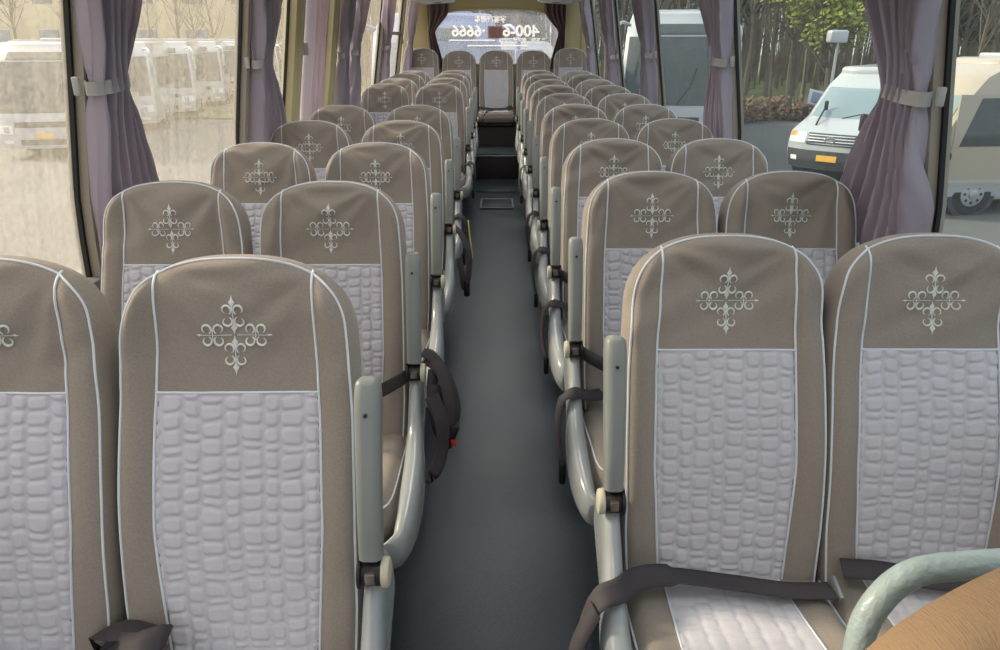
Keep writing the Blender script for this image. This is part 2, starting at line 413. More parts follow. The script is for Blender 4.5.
# armrest assembly. sg=-1 : armrest on local -x side
def make_armrest(sg,parent,aisle=True,down=False):
    ax=sg*.249
    piv=Vector((ax,-.05,BZ+.210))
    b=MB();w=.0225
    # pad: rounded bar along the leaning direction
    ang=PHI if not down else -R(83)
    rot=Matrix.Rotation(-ang,3,'X')
    Lr=.308
    d=Vector((0,math.sin(ang),math.cos(ang)))
    prof=[]
    for k in range(15):
        t=k/14;prof.append((.03+t*Lr,w*(1-.12*(1-t)) if t<.93 else w*.93,.030*(1 if .1<t<.95 else .86)))
    nv=Vector((0,-math.cos(ang),math.sin(ang)))
    rings=[]
    for t,hx,hy in prof:
        bow=.006*math.sin(math.pi*(t/Lr))
        ring=[]
        for q in range(20):
            a=2*math.pi*q/20;c,s_=math.cos(a),math.sin(a);n=4.5;kk=1/((abs(c)**n+abs(s_)**n)**(1/n))
            ring.append(piv+d*t+Vector((c*kk*hx,0,0))+nv*(s_*kk*hy+bow))
        rings.append(ring)
    def shrink(r,f,dd):
        c=sum(r,Vector())/len(r);return [c+(p-c)*f+d*dd for p in r]
    rings=[shrink(rings[0],.02,-.006),shrink(rings[0],.7,-.005)]+rings+[shrink(rings[-1],.9,.006),shrink(rings[-1],.6,.011),shrink(rings[-1],.02,.013)]
    b.grid([r+[r[0]] for r in rings])
    arm=b.build('armrest',PLAST,parent,angle=50)
    s=MB();p=piv+d*(.03+Lr*.84)+nv*.0365;s.cyl(p-nv*.004,p,.0036,n=12);s.build('screw',BLACK,arm)
    # pivot
    h=MB();h.cyl(piv+Vector((-.019,0,0)),piv+Vector((.019,0,0)),.024,n=24,bev=.003)
    hg=h.build('armrest_hinge',BLACK,parent)
    m=MB();m.box(piv+Vector((0,-.022,.004)),(.018,.012,.022),.002);m.build('bracket',STEEL,hg)
    c=MB();c.cyl(piv+Vector((sg*.017,0,0)),piv+Vector((sg*.032,0,0)),.027,n=28,bev=.004);c.build('end_cap',CREAM,hg)
    c=MB();c.cyl(piv+Vector((-sg*.017,0,0)),piv+Vector((-sg*.024,0,0)),.03,n=24,bev=.002);c.build('washer',BLACK,hg)
    # side shell
    if aisle:
        st=[(.05,.000,.43,.62),(.01,.000,.37,.645),(-.03,.000,.335,.645),(-.07,-.000,.32,.61),(-.11,.008,.31,.565),(-.17,.024,.30,.520),(-.25,.040,.295,.492),(-.34,.042,.295,.475),(-.42,.030,.30,.458),(-.475,.006,.31,.440),(-.505,-.022,.325,.425),(-.52,-.05,.34,.41)]
        rg=[]
        ys=smooth_path([(y,x,0) for y,x,_,_ in st],4);zs=smooth_path([(y,zb,zt) for y,_,zb,zt in st],4)
        for a,z in zip(ys,zs):
            y=a.x;zb,zt=z.y,z.z;ring=[];outer=.271+a.y*.4;inner=.226 if a.y>-.01 else .226+(a.y+.01)*.9;bx=sg*(outer+inner)/2;ht=(outer-inner)/2
            for q in range(24):
                t=2*math.pi*q/24;c,s_=math.cos(t),math.sin(t);n=3.0;kk=1/((abs(c)**n+abs(s_)**n)**(1/n))
                # lower part tucks inward
                hz=(zt-zb)/2;zz=(zb+zt)/2+s_*kk*hz
                tuck=-.02*sstep(.0,-1,s_)
                ring.append(Vector((bx+sg*tuck+c*kk*ht,y,zz)))
            rg.append(ring+[ring[0]])
        def cap(r):
            c=sum(r[:-1],Vector())/(len(r)-1);return [c+(p-c)*.02 for p in r]
        rg=[cap(rg[0])]+rg+[cap(rg[-1])]
        sh=MB();sh.grid(rg);sh.build('side_shell',SHELL,parent,angle=60)
    return arm
def make_frame(parent,sg):
    b=MB()
    b.box((0,-.22,.315),(.40,.42,.03),.006)
    b.build('seat_frame',FRAME,parent)
    for y in(-.08,-.36):
        l=MB();l.box((sg*.10,y,.155),(.035,.05,.31),.005);l.box((sg*.10,y,.008),(.09,.08,.016),.003);l.build('leg',FRAME,parent)
def belt(kind,sg,parent):
    """lap belts, local coordinates; sg = aisle side"""
    b=MB();ax=sg*.252
    if kind=='over':      # band wrapped round the side shell and hanging
        p=smooth_path([(sg*.15,-.055,.50),(sg*.20,-.10,.515),(sg*.255,-.15,.55),(sg*.292,-.155,.53),(sg*.305,-.16,.46),(sg*.30,-.165,.38),(sg*.285,-.17,.31)],6)
        b.ribbon(p,.042,[Vector((.1,1,.3)) if q.z>.5 and abs(q.x)<.29 else Vector((.3*sg,.9,.1)) for q in p]);o=b.build('seat_belt',BELT,parent,angle=180)
        m=MB();m.box((sg*.287,-.17,.285),(.02,.045,.075),.006);m.build('buckle',BLACK,o)
    elif kind=='lap':     # stretched across the lap above the cushion
        p=smooth_path([(-sg*.21,-.06,.50),(-sg*.10,-.10,.555),(0,-.12,.575),(sg*.12,-.10,.60),(sg*.205,-.075,.635),(sg*.235,-.05,.65)],6)
        b.ribbon(p,.046,(0,-.2,1));o=b.build('seat_belt',BELT,parent,angle=180)
    elif kind=='bundle':  # looped and knotted over the shell
        p=smooth_path([(sg*.27,-.02,.70),(sg*.300,-.03,.69),(sg*.345,-.05,.62),(sg*.365,-.06,.53),(sg*.345,-.07,.47),(sg*.312,-.08,.52),(sg*.300,-.07,.60),(sg*.305,-.05,.66)],7)
        b.ribbon(p,.036,(.8,.6,.3))
        p=smooth_path([(sg*.28,-.03,.685),(sg*.325,-.06,.66),(sg*.350,-.09,.58),(sg*.350,-.10,.50),(sg*.325,-.09,.46),(sg*.305,-.09,.54),(sg*.31,-.07,.62)],7);b.ribbon(p,.034,(1,.3,.5))
        p=smooth_path([(sg*.325,-.04,.66),(sg*.335,-.03,.60),(sg*.32,-.05,.52),(sg*.345,-.07,.49)],7);b.ribbon(p,.034,(1,-.4,.2))
        p=smooth_path([(sg*.30,-.10,.60),(sg*.33,-.12,.52),(sg*.325,-.14,.44),(sg*.30,-.18,.39),(sg*.25,-.20,.40)],6);b.ribbon(p,.045,(.8,.6,.2))
        o=b.build('seat_belt',BELT,parent,angle=180)
        m=MB();m.box((sg*.352,-.085,.465),(.03,.045,.085),.01,rot=Matrix.Rotation(sg*.35,3,'Y'));bk=m.build('buckle',BLACK,o)
        m=MB();m.box((sg*.36,-.11,.45),(.014,.006,.02),.002);m.build('release_button',RED,bk)
    elif kind=='across':  # flat across the cushion, tail falling to the floor on the aisle side
        p=smooth_path([(sg*.305,-.22,.10),(sg*.322,-.215,.22),(sg*.326,-.21,.36),(sg*.318,-.205,.47),(sg*.288,-.20,.528),(sg*.245,-.18,.532),(sg*.20,-.13,.516),(sg*.13,-.10,.500),(0,-.10,.482),(-sg*.12,-.115,.474),(-sg*.215,-.115,.472)],7)
        wd=[Vector((sg*.1,1,0)) if q.z<.5 else Vector((0,1,.45)) for q in p]
        b.ribbon(p,.050,wd)
        p=smooth_path([(sg*.300,-.22,.52),(sg*.336,-.225,.42),(sg*.338,-.215,.30),(sg*.322,-.22,.20),(sg*.315,-.225,.12)],6);b.ribbon(p,.046,(.3*sg,1,0))
        o=b.build('seat_belt',BELT,parent,angle=180)
        m=MB();m.box((-sg*.222,-.115,.475),(.008,.052,.024),.002,rot=Matrix.Rotation(.3,3,'X'));m.build('tongue',ALU,o)
    elif kind=='window':
        p=smooth_path([(-.19,-.075,.495),(-.10,-.085,.495),(0,-.10,.485),(.14,-.10,.485),(.21,-.08,.50)],6)
        b.ribbon(p,.046,(0,1,.45));b.build('seat_belt',BELT,parent,angle=180)
    elif kind=='lump':
        p=smooth_path([(-sg*.235,-.05,.46),(-sg*.21,-.10,.505),(-sg*.16,-.12,.525),(-sg*.12,-.10,.52),(-sg*.14,-.085,.50),(-sg*.20,-.075,.51),(-sg*.235,-.09,.50),(-sg*.20,-.125,.498),(-sg*.11,-.13,.505)],7)
        p=[q+Vector((.0,0,.012)) for q in p];b.ribbon(p,.075,(.15,1,.5));o=b.build('seat_belt',BELT,parent,angle=180)
        m=MB();m.box((-sg*.115,-.12,.512),(.055,.04,.026),.009);m.build('buckle',BLACK,o)
    elif kind=='strip':
        p=smooth_path([(sg*.27,-.03,.66),(sg*.31,-.05,.62),(sg*.345,-.08,.54),(sg*.345,-.10,.44),(sg*.325,-.12,.36),(sg*.312,-.13,.44),(sg*.30,-.12,.52)],7)
        b.ribbon(p,.034,(.8,.6,.1));o=b.build('seat_belt',BELT,parent,angle=180)
        m=MB();m.box((sg*.352,-.02,.59),(.006,.03,.20),.002,rot=Matrix.Rotation(sg*-.1,3,'Y'));m.build('yellow_strip',YEL,o)
        m=MB();m.box((sg*.335,-.12,.36),(.03,.045,.085),.01);bk=m.build('buckle',BLACK,o)
BM={}
def make_seat(seed,sg,aisle,cover=TAUPE,full=True):
    root=empty('passenger_chair')
    bk=make_back_mesh(seed,'backrest',cover,root)
    if full:
        make_quilt_back(seed,bk);make_piping(seed,bk);make_embroidery(seed,bk)
        make_cushion(seed,root)
        if aisle: make_armrest(sg,root)
        make_frame(root,sg)
    return root
HIDE=[]
protos={}
for key,sg,aisle,seed in (('RA',-1,True,1),('RA2',-1,True,6),('RW',-1,False,2),('RW2',-1,False,8),('LA',1,True,3),('LA2',1,True,9),('LW',1,False,4),('LW2',1,False,5),('B',1,False,11),('B2',1,False,12)):
    protos[key]=make_seat(seed,sg,aisle)
used=set()
def place(key,x,y,z,label,group,tz=0,belts=None,sg=1,rz=0):
    if key not in used: used.add(key);o=protos[key]
    else: o=copy_tree(protos[key])
    PL.append((o,key,x,y,z,label,group,belts,sg,rz));return o
PL=[]
# floor height rises gently to the rear
RISE={0:0,1:0,2:.002,3:.005,4:.014,5:.026,6:.037,7:.046,8:.057,9:.064,10:.07}
def fz(D): 
    n=(D-1.528)/.8
    n=max(0,min(9.99,n));i=int(n);return RISE[i]+(RISE[i+1]-RISE[i])*(n-i)
ORD=['first','second','third','fourth','fifth','sixth','seventh','eighth','ninth','tenth']
TOPY=.207
XA,XW=.491,.930
special={('R','A',0):', black belt across cushion',('R','W',0):', behind the pale blue grab handle',
 ('L','A',0):', knotted belt at its side',('L','W',0):', cut by the picture edge',
 ('L','A',1):', belt bundle on armrest',('R','A',1):', belt over side shell',
 ('R','W',1):', by the nearest curtain'}
rb={0:'across',1:'over',2:'over',3:'over',4:'over',6:'over'}
for n in range(10):
    D=1.528+.8*n;y=D-TOPY
    tb='near' if n==0 else ''
    for c in 'AW':
        lab='taupe seat '+('beside the aisle' if c=='A' else 'by the windows')+f' on the right, {ORD[n]} row'+(special.get(('R',c,n),' from the nearest' if n else ', nearest one'))
        place(('RA' if n%2==0 else 'RA2') if c=='A' else ('RW' if n%2==0 else 'RW2'),XA if c=='A' else XW,y,fz(D),lab,'coach seats right of the aisle',belts=rb.get(n) if c=='A' else ('window' if n==0 else None),sg=-1)
lz=[1.799,2.89,3.95,5.00,6.02,None,8.35,9.35,10.3,11.15]
lb={0:'lump',1:'bundle',3:'strip',4:'over',6:'over'}
ln=0
for n,bn in enumerate(lz):
    if bn is None: continue
    D=.8*bn-.152;y=D-TOPY
    for c in 'AW':
        sp=special.get(('L',c,n))
        if not sp:
            sp=' from the nearest' if n<4 else (', last one before the middle door' if n==4 else f', {ORD[n-6]} one behind the middle door')
        lab='taupe seat '+('beside the aisle' if c=='A' else 'by the windows')+f' on the left, {ORD[ln]} row'+sp
        place(('LA' if n%2==0 else 'LA2') if c=='A' else ('LW' if n%2==0 else 'LW2'),((-.472 if n==0 else -.489) if c=='A' else (-.93 if n==0 else -.955)),y,fz(D)+(.022 if n==0 else 0),lab,'coach seats left of the aisle',belts=lb.get(n) if c=='A' else None,sg=1)
    ln+=1
BACKD=9.83
for k,nm in enumerate(['far left seat of the rear bench row, beside the left windows','second seat from the left in the rear row','middle seat of the rear row, facing straight down the aisle','second seat from the right in the rear row','far right seat of the rear row, beside the right windows']):
    x=(k-2)*.472-.005
    place('B' if k%2==0 else 'B2',x,BACKD-TOPY,.26+(.03 if k in(0,4) else 0),'taupe coach seat, '+nm,'seats of the rear row',sg=1)
for o,key,x,y,z,label,group,b,sg,rz in PL:
    o.location=(x,y,z);tag(o,label,'seat',group)
    o.rotation_euler=(0,0,R(rnd.uniform(-.6,.6)))
beltproto={}
for o,key,x,y,z,label,group,b,sg,rz in PL:
    if b: belt(b,sg,o)
    if (label.find('aisle on the left, second')>=0 or label.find('aisle on the right, second')>=0 or 'aisle on the right, third' in label or 'aisle on the left, eighth' in label): belt('lap',sg,o)
# diagonal belt on the middle rear seat
mid=[p[0] for p in PL if 'middle seat of the rear' in p[5]][0]
b=MB();b.ribbon(smooth_path([(-.16,-.47,.36),(-.10,-.44,.47),(.0,-.30,.485),(.12,-.14,.48),(.2,-.08,.50)],6),.05,(1,.5,0));b.build('seat_belt',BELT,mid,angle=180)
b=MB();b.ribbon(smooth_path([(-.22,-.09,.49),(0,-.12,.475),(.22,-.09,.49)],6),.05,(0,1,.4));b.build('seat_belt',BELT,mid,angle=180)
# front seat cover (tan) with grab handle, nearest the camera
root=empty('passenger_chair',(.515,.27,.012));tag(root,'tan ribbed fabric seat corner with pale blue grab handle, bottom right','seat')
CR,CN=.105,1.35;OUTL=np.array(outline());bk=make_back_mesh(21,'backrest',TAN,root,amt=.3)
make_cushion(21,root);make_frame(root,-1)
h=MB()
hp=smooth_path([(q[0]+.045,q[1],q[2]-.012) for q in [(-.12,.13,.55),(-.13,.23,.68),(-.138,.34,.82),(-.137,.375,.875),(-.122,.393,.925),(-.080,.408,.964),(-.02,.412,.976),(.09,.412,.978),(.15,.40,.95),(.185,.37,.88),(.19,.29,.75),(.18,.13,.55)]],6)
h.tube(hp,.0165,16);h.build('grab_handle',RAILM,root)
# ------------------------------------------------------------------ the coach body
def wx(z): return interp([(0,1.27),(.9,1.262),(1.1,1.248),(1.6,1.168),(2.1,1.09),(2.3,1.03)],z)
Y0,Y1=-1.6,10.05
def struct(b,name,m,smooth=True,**k):
    o=b.build(name,m,None,smooth,**k);o['kind']='structure';return o
# floor: aisle + under the seats, follows the gentle rise
b=MB()
ys=[Y0+(Y1-Y0)*k/60 for k in range(61)]
b.grid([[(-1.27,y,fz(y+.3)-.002),(1.27,y,fz(y+.3)-.002)] for y in ys],flip=True)
b.grid([[(-1.27,y,-.08),(1.27,y,-.08)] for y in ys])
struct(b,'floor',FLOORM)
# steps at the rear
b=MB();b.box((0,8.75,.18),(.50,.80,.28),.006)
t=tag(b.build('aisle_step',STEPM),'lower dark step at the end of the aisle with pale edge','step')
b=MB();b.box((0,8.352,.322),(.49,.03,.008),.002);b.build('nosing',ALU,t)
b=MB();b.box((0,8.78,.3225),(.46,.62,.005),.001);b.build('tread',FLOORM,t)
b=MB();b.box((0,9.60,.30),(2.40,.76,.50),.006)
t=tag(b.build('rear_platform',STEPM),'dark raised platform carrying the rear row of seats','platform')
# hatch
b=MB();b.box((0,7.05,fz(7.35)+.004),(.30,.42,.008),.003)
t=tag(b.build('floor_hatch',FLOORM),'rectangular hatch plate set in the aisle floor near the steps','hatch')
for q,(c,d) in enumerate((((0,6.84,0),(.32,.016,.01)),((0,7.26,0),(.32,.016,.01)),((-.155,7.05,0),(.014,.42,.01)),((.155,7.05,0),(.014,.42,.01)))):
    b=MB();b.box((c[0],c[1],fz(7.35)+.006),d,.002);b.build('hatch_frame',ALU,t)
b=MB();b.box((0,7.75,fz(8.0)+.004),(.42,.30,.006),.002)
tag(b.build('floor_plate',ALU if False else FLOORM),'flat floor plate just before the dark steps','plate')
# walls
def wall(sg,name):
    b=MB();zs=[-.05,.3,.6,.85]
    b.grid([[(sg*wx(z),y,z) for z in zs] for y in(Y0,Y1)]);b.grid([[(sg*(wx(z)+.06),y,z) for z in zs] for y in(Y0,Y1)])
    b.box((sg*(wx(.85)+.02),(Y0+Y1)/2,.85),(.12,Y1-Y0,.03),.005)
    zs=[2.12,2.2,2.3]
    b.grid([[(sg*wx(z),y,z) for z in zs] for y in(Y0,Y1)]);b.grid([[(sg*(wx(z)+.07),y,z) for z in zs] for y in(Y0,Y1)])
    return struct(b,name,LOWW)
wall(-1,'wall_left');wall(1,'wall_right')
PR=[-1.3,.3,2.07,3.87,5.72,7.55,9.35]
PLs=[-1.2,.55,2.19,3.62,4.47,5.45,5.98,7.83,9.45]
tn=0
def pillar(sg,D,w,m,depth=.035):
    global tn;tn+=1
    b=MB();zs=[.85+(2.14-.85)*k/10 for k in range(11)]
    prof=[(-w/2,.0),(-w/2,depth*.8),(-w/2+.012,depth),(w/2-.012,depth),(w/2,depth*.8),(w/2,0),(w/2,-.03),(-w/2,-.03),(-w/2,0)]
    b.grid([[(sg*(wx(z)-d),D+y,z) for z in zs] for y,d in prof])
    struct(b,f'trim_{tn}',m)
    for e in(-1,1):
        tn+=1;b=MB()
        b.grid([[(sg*(wx(z)-d),D+e*(w/2+yy),z) for z in zs] for yy,d in((0,.001),(.012,.001),(.012,-.012),(0,-.012),(0,.001))])
        struct(b,f'trim_{tn}',SEAL)
for D in PR: pillar(1,D,.09,PILL)
for D in PLs:
    if D in(4.47,5.45): pillar(-1,D,.17,BEIGE,.05)
    elif D==5.98: pillar(-1,D,.07,PILL)
    else: pillar(-1,D,.07,PILL)
wn=0
def pane(sg,a,c,m):
    global wn;wn+=1
    b=MB();zs=[.86+(2.13-.86)*k/8 for k in range(9)]
    for off in (.0,.005):
        b.grid([[(sg*(wx(z)+.012+off),y,z) for z in zs] for y in(a,c)])
    # only one interface carries the dirt look: a thin slab
    nm='door_1' if (sg<0 and 4.4<a<4.7) else f'window_{wn}'
    o=struct(b,nm,m)
    return o
for a,c in zip(PR[:-1]+[PR[-1]],PR[1:]+[Y1]): pane(1,a+.05,c-.05 if c<Y1 else c,GLASS_R)
for a,c in zip(PLs,PLs[1:]+[Y1]): pane(-1,a+.05,c-.05 if c<Y1 else c,GLASS_L)
# crossbar of the last left window and middle door rail
b=MB();b.box((-wx(1.62)+.0,8.65,1.62),(.04,1.55,.035),.006);struct(b,'trim_90',PILL)
# rear wall with curved window opening
def rear_open(a):
    n=3.2;c,s_=math.cos(a),math.sin(a);k=1/((abs(c)**n+abs(s_)**n)**(1/n))
    return (c*k*.88,1.585+s_*k*.335)
b=MB();N_=64;inn=[rear_open(2*math.pi*k/N_) for k in range(N_)]
def outb(x,z):
    # push to the wall rectangle
    dx,dz=x,z-1.585;t=min((1.24/abs(dx)) if abs(dx)>1e-6 else 1e9,((2.32-1.585)/dz if dz>0 else (1.585+.05)/-dz) if abs(dz)>1e-6 else 1e9)
    return dx*t,1.585+dz*t
outp=[outb(*p) for p in inn]
for yy in(Y1-.03,Y1+.03):
    b.grid([[(p[0],yy,p[1]),(q[0],yy,q[1])] for p,q in zip(inn,outp)],closed_u=True)
b.grid([[(p[0],Y1-.03,p[1]),(p[0],Y1+.03,p[1])] for p in inn],closed_u=True)
for cx in(-1,1):
    for zt,zb in((2.32,1.0),):
        pass
b.box((0,Y1+.031,.4),(2.5,.01,1.0));
struct(b,'wall_rear',BEIGE)
for sgx in(-1,1):
    b=MB();b.box((sgx*1.17,Y1-.035,1.6),(.16,.03,1.45),.01);struct(b,'trim_%d'%(91 if sgx<0 else 92),BEIGE)
b=MB();b.tube([(p[0],Y1-.035,p[1]) for p in inn],.014,8,closed=True);struct(b,'trim_93',BEIGE)
b=MB();b.add([(p[0]*1.01,Y1,1.585+(p[1]-1.585)*1.01) for p in inn],[tuple(range(N_))])
RW_=struct(b,'window_30',GLASS_B)
# ceiling
b=MB();xs=[-1.1+2.2*k/16 for k in range(17)]
for o_ in(0,.05): b.grid([[(x*(1 if o_==0 else 1.02),y,2.36-.06*(x/1.1)**4+o_) for x in xs] for y in(Y0,Y1+.02)])
struct(b,'ceiling',BEIGE)
# racks
for sg,nm in((-1,'left'),(1,'right')):
    b=MB();pf=[(.50,1.945),(.47,1.96),(.462,1.99),(.475,2.06),(.52,2.08),(.62,2.02),(1.06,2.10),(1.06,1.99),(.80,1.925)]
    b.prism([(sg*u,v) for u,v in pf],.3,9.0,'y')
    t=tag(b.build('luggage_rack',RACK,angle=25),f'pale grey overhead luggage rack along the {nm} windows','rack')
    t.data.materials[0]=RACK
    for k in range(11):
        m=MB();m.cyl((sg*.66,.7+.8*k,1.928),(sg*.66,.7+.8*k,1.945),.05,.055,n=20,bev=.004);m.build('reading_light',PLAST,t)
# added fill light: unseen glowing strips above the frame that brighten the interior
def emis(name,col,st):
    m=bpy.data.materials.new(name);m.use_nodes=True;p=m.node_tree.nodes['Principled BSDF'];p.inputs['Emission Color'].default_value=col;p.inputs['Emission Strength'].default_value=st;p.inputs['Base Color'].default_value=(.8,.8,.8,1);return m
FILL=emis('fill_glow',(1,.98,.95,1),4.5)
for k in range(5):
    r=empty('fill_light',(0,.6+1.9*k,2.33));tag(r,'added unseen fill light above the aisle, number %s from the front, overhead'%ORD[k],'lamp','added fill lights over the aisle')
    b=MB();b.box((0,0,.0),(.34,1.3,.03),.008);b.build('fill_housing',RACK,r)
    b=MB();b.box((0,0,-.018),(.28,1.2,.012),.004);b.build('fill_panel',FILL,r)
# ------------------------------------------------------------------ curtains
def curtain(sg,D0,tops,tie,bots,ztie,label,group,x_in=.055,m=CURT,tied=True,seed=0,ztop=2.10,zbot=.93,folds=6,back=False):
    """spans along the wall: tops/tie/bots = (a,b) distances along +D"""
    root=empty('window_curtain',(0,D0,0));tag(root,label,'curtain',group)
    nz,nu=60,72;G=[]
    for i in range(nz+1):
        z=ztop+(zbot-ztop)*i/nz
        if tied:
            if z>ztie: f=sstep(ztie+.02,ztop-.1,z)**.75;a=tie[0]+(tops[0]-tie[0])*f;c=tie[1]+(tops[1]-tie[1])*f
            else: f=sstep(ztie+.02,zbot-.02,z)**.7;a=tie[0]+(bots[0]-tie[0])*f;c=tie[1]+(bots[1]-tie[1])*f
        else:
            f=(ztop-z)/(ztop-zbot);a=tops[0]+(bots[0]-tops[0])*f;c=tops[1]+(bots[1]-tops[1])*f
        w=c-a;row=[]
        amp=min(.040,.013/max(w,.1)+.008)
        near=math.exp(-((z-ztie)/.07)**2) if tied else 0
        for j in range(nu+1):
            u=j/nu
            ph=2*math.pi*folds*(u+.05*math.sin(4.1*u+seed)+.07*noise.noise(Vector((z*1.6,u*2,seed))))
            off=math.sin(ph)*amp*(1-.55*near)+.012*noise.noise(Vector((u*6,z*3,seed+4)))+.35*amp*math.sin(2.0*ph+seed)
            off+=.022*near*math.cos(math.pi*(u-.5))*1.2
            y=a+w*u+ math.cos(ph)*.006
            if back: row.append((y*sg,Y1-.07-D0-off-x_in,z))
            else: row.append((sg*(wx(z)-x_in-off),y,z))
        G.append(row)
    b=MB();b.grid(G);o=b.build('cloth',m,root,angle=180)
    md=o.modifiers.new('thick','SOLIDIFY');md.thickness=.0018
    if tied and not back:
        # tie band loops round the gathered cloth
        t=MB();w=(tie[1]-tie[0])/2+.016;cy=(tie[0]+tie[1])/2;cx=wx(ztie)-x_in
        loop=[]
        for k in range(33):
            a=2*math.pi*k/32;n=2.6;cc,ss=math.cos(a),math.sin(a);kk=1/((abs(cc)**n+abs(ss)**n)**(1/n))
            loop.append((sg*(cx+ss*kk*.034-.006),cy+cc*kk*w,ztie+.008*cc))
        t.ribbon(loop,.038,(0,0,1),.003);t.build('tie_band',TIEM,root)
        t=MB();t.box((sg*(wx(ztie)-.03),cy-w-.01,ztie),(.02,.018,.05),.004);t.build('tie_hook',TIEM,root)
    return root
G_='window curtains tied back along the coach'
cr=[('nearest curtain on the right, large lavender satin tied low with grey band',0),('second lavender curtain along the right windows, tied with grey band',1),('third lavender curtain along the right windows',2),('fourth lavender curtain along the right windows, pinched narrow at its tie',3),('last lavender curtain at the rear right corner',4)]
for (lab,k),D in zip(cr,PR[2:]):
    zt=[1.41,1.45,1.45,1.40,1.47][k]
    curtain(1,D,(-.10,.40),( -.06,.12),(-.06,.41),zt,lab,G_,seed=k*1.7,folds=6.5)
cl=[(2.15,'nearest curtain on the left, pinkish lavender satin tied with grey band'),(3.62,'second tied lavender curtain along the left windows, in front of the middle door')]
for k,(D,lab) in enumerate(cl):
    curtain(-1,D,(-.05,.32),(-.01,.16),(-.03,.38) if k==0 else (.0,.56),[1.43,1.45][k],lab,G_,seed=3+k*2.1,folds=5.5)
curtain(-1,4.56,(.10,.45),(0,0),(.12,.52),1.4,'lavender curtain hanging straight by the middle door, untied',G_,tied=False,seed=8,folds=4)
curtain(-1,5.55,(.04,.32),(.04,.16),(.04,.34),1.45,'lavender curtain just behind the middle door, tied, darker of a close pair',G_,seed=5,folds=5)
curtain(-1,6.03,(.06,.52),(.04,.18),(.04,.42),1.46,'lavender curtain on the far side of the narrow pillar behind the middle door',G_,seed=6.3,folds=6)
curtain(-1,7.60,(.06,.66),(.26,.42),(.20,.62),1.48,'crumpled lavender curtain at the second window behind the middle door',G_,seed=7.4,folds=6,zbot=1.0)
curtain(-1,9.45,(.04,.50),(.10,.26),(.02,.52),1.53,'last lavender curtain at the rear left corner',G_,seed=9.2,folds=6,x_in=.10)
for sg,nm in((-1,'left'),(1,'right')):
    c=curtain(sg,0,(.60,.87),(.78,.87),(.68,.87),1.62,f'plum brown curtain drawn to the {nm} side of the rear window',None,m=CURTB,seed=2+sg,folds=4,back=True,ztop=2.0,zbot=1.2)
    for ch in children_of(c): pass
# strap with clip near the door
b=MB();b.ribbon([(-1.14,4.62,2.08),(-1.14,4.62,1.8),(-1.15,4.62,1.55)],.022,(0,1,0));t=tag(b.build('door_strap',CURTB),'thin red brown strap with grey clip hanging beside the middle door','strap')
b=MB();b.box((-1.145,4.62,1.50),(.03,.06,.07),.006);b.build('clip',TIEM,t)
# ------------------------------------------------------------------ lettering on rear glass (mirrored from inside)
LET=mat('cream_lettering',srgb(254,250,240),.5);translucent(LET,(1,1,.98,1),.95)
REDP=mat('brown_red_patch',srgb(170,128,122),.6);translucent(REDP,srgb(170,128,122),.6)
def text(body,size,x,z,mirror=True,bold=0.0,y=Y1+.006,m=None,parent=None,name='lettering',rot=None,ext=.001,sx=1):
    cu=bpy.data.curves.new('t','FONT');cu.body=body;cu.size=size;cu.extrude=ext;cu.offset=bold;cu.align_x='CENTER'
    o=bpy.data.objects.new('t',cu);COL.objects.link(o)
    dg=bpy.context.evaluated_depsgraph_get();me=bpy.data.meshes.new_from_object(o.evaluated_get(dg))
    bpy.data.objects.remove(o);n=bpy.data.objects.new(name,me);COL.objects.link(n)
    me.materials.clear();me.materials.append(m or LET)
    n.location=(x,y,z);n.rotation_euler=rot or (R(90),0,R(180));n.scale=(sx,1,1)
    if parent:n.parent=parent
    return n
text('400-6',.185,.315,1.595,bold=.0055,parent=RW_,sx=1.1)
text('·6666',.185,-.36,1.595,bold=.0055,parent=RW_,sx=1.05)
text('宇客商用车',.085,-.08,1.765,bold=.003,parent=RW_,sx=.95)
text('客车销售租赁服务热线',.055,.33,1.53,bold=.001,parent=RW_,sx=1.1)
for x0,x1,z in((-.62,-.02,1.545),(-.38,.42,1.48)):
    b=MB();b.box(((x0+x1)/2,Y1+.006,z),(x1-x0,.002,.016));b.build('printed_line',LET,RW_)
b=MB();b.box((-.02,Y1+.008,1.645),(.19,.002,.15),.0);b.build('colour_patch',REDP,RW_)
# ------------------------------------------------------------------ outside
GZ=-1.42
ASPH=mat('lot_asphalt',srgb(92,95,95),.85,var=.18,vscale=.35,bump=.3,bscale=30,bdist=.02)
b=MB();b.grid([[(x,y,GZ) for y in(-60,0,60,160)] for x in(-160,-40,0,40,160)],flip=True)
o=struct(b,'ground',ASPH)
GR=mat('verge_grass',srgb(110,118,78),.95,var=.4,vscale=1.2,bump=.5,bscale=20,bdist=.05)
WHT=mat('coach_white_paint',srgb(168,174,178),.28,coat=.6)
CRM=mat('cream_paint',srgb(166,157,141),.3,coat=.5)
DGL=mat('dark_vehicle_glass',srgb(44,56,58),.08,spec=.8)
BGL=mat('blue_vehicle_glass',srgb(92,112,140),.12,spec=.8)
LGL=mat('van_windscreen_glass',srgb(120,142,150),.12,spec=.8)
CHR=mat('chrome_grille',srgb(190,195,198),.2,metal=.9)
DPL=mat('dark_bumper_plastic',srgb(52,56,60),.5)
HLT=mat('headlight_lens',srgb(225,230,232),.12,spec=.8)
AMB=mat('amber_lens',srgb(220,140,70),.3)
PLT=mat('yellow_number_plate',srgb(222,170,60),.5)
TYR=mat('tyre_rubber',srgb(30,30,32),.8)
RIM=mat('wheel_rim',srgb(170,175,178),.35,metal=.5)
LAV=mat('grey_decal',srgb(140,146,150),.5)
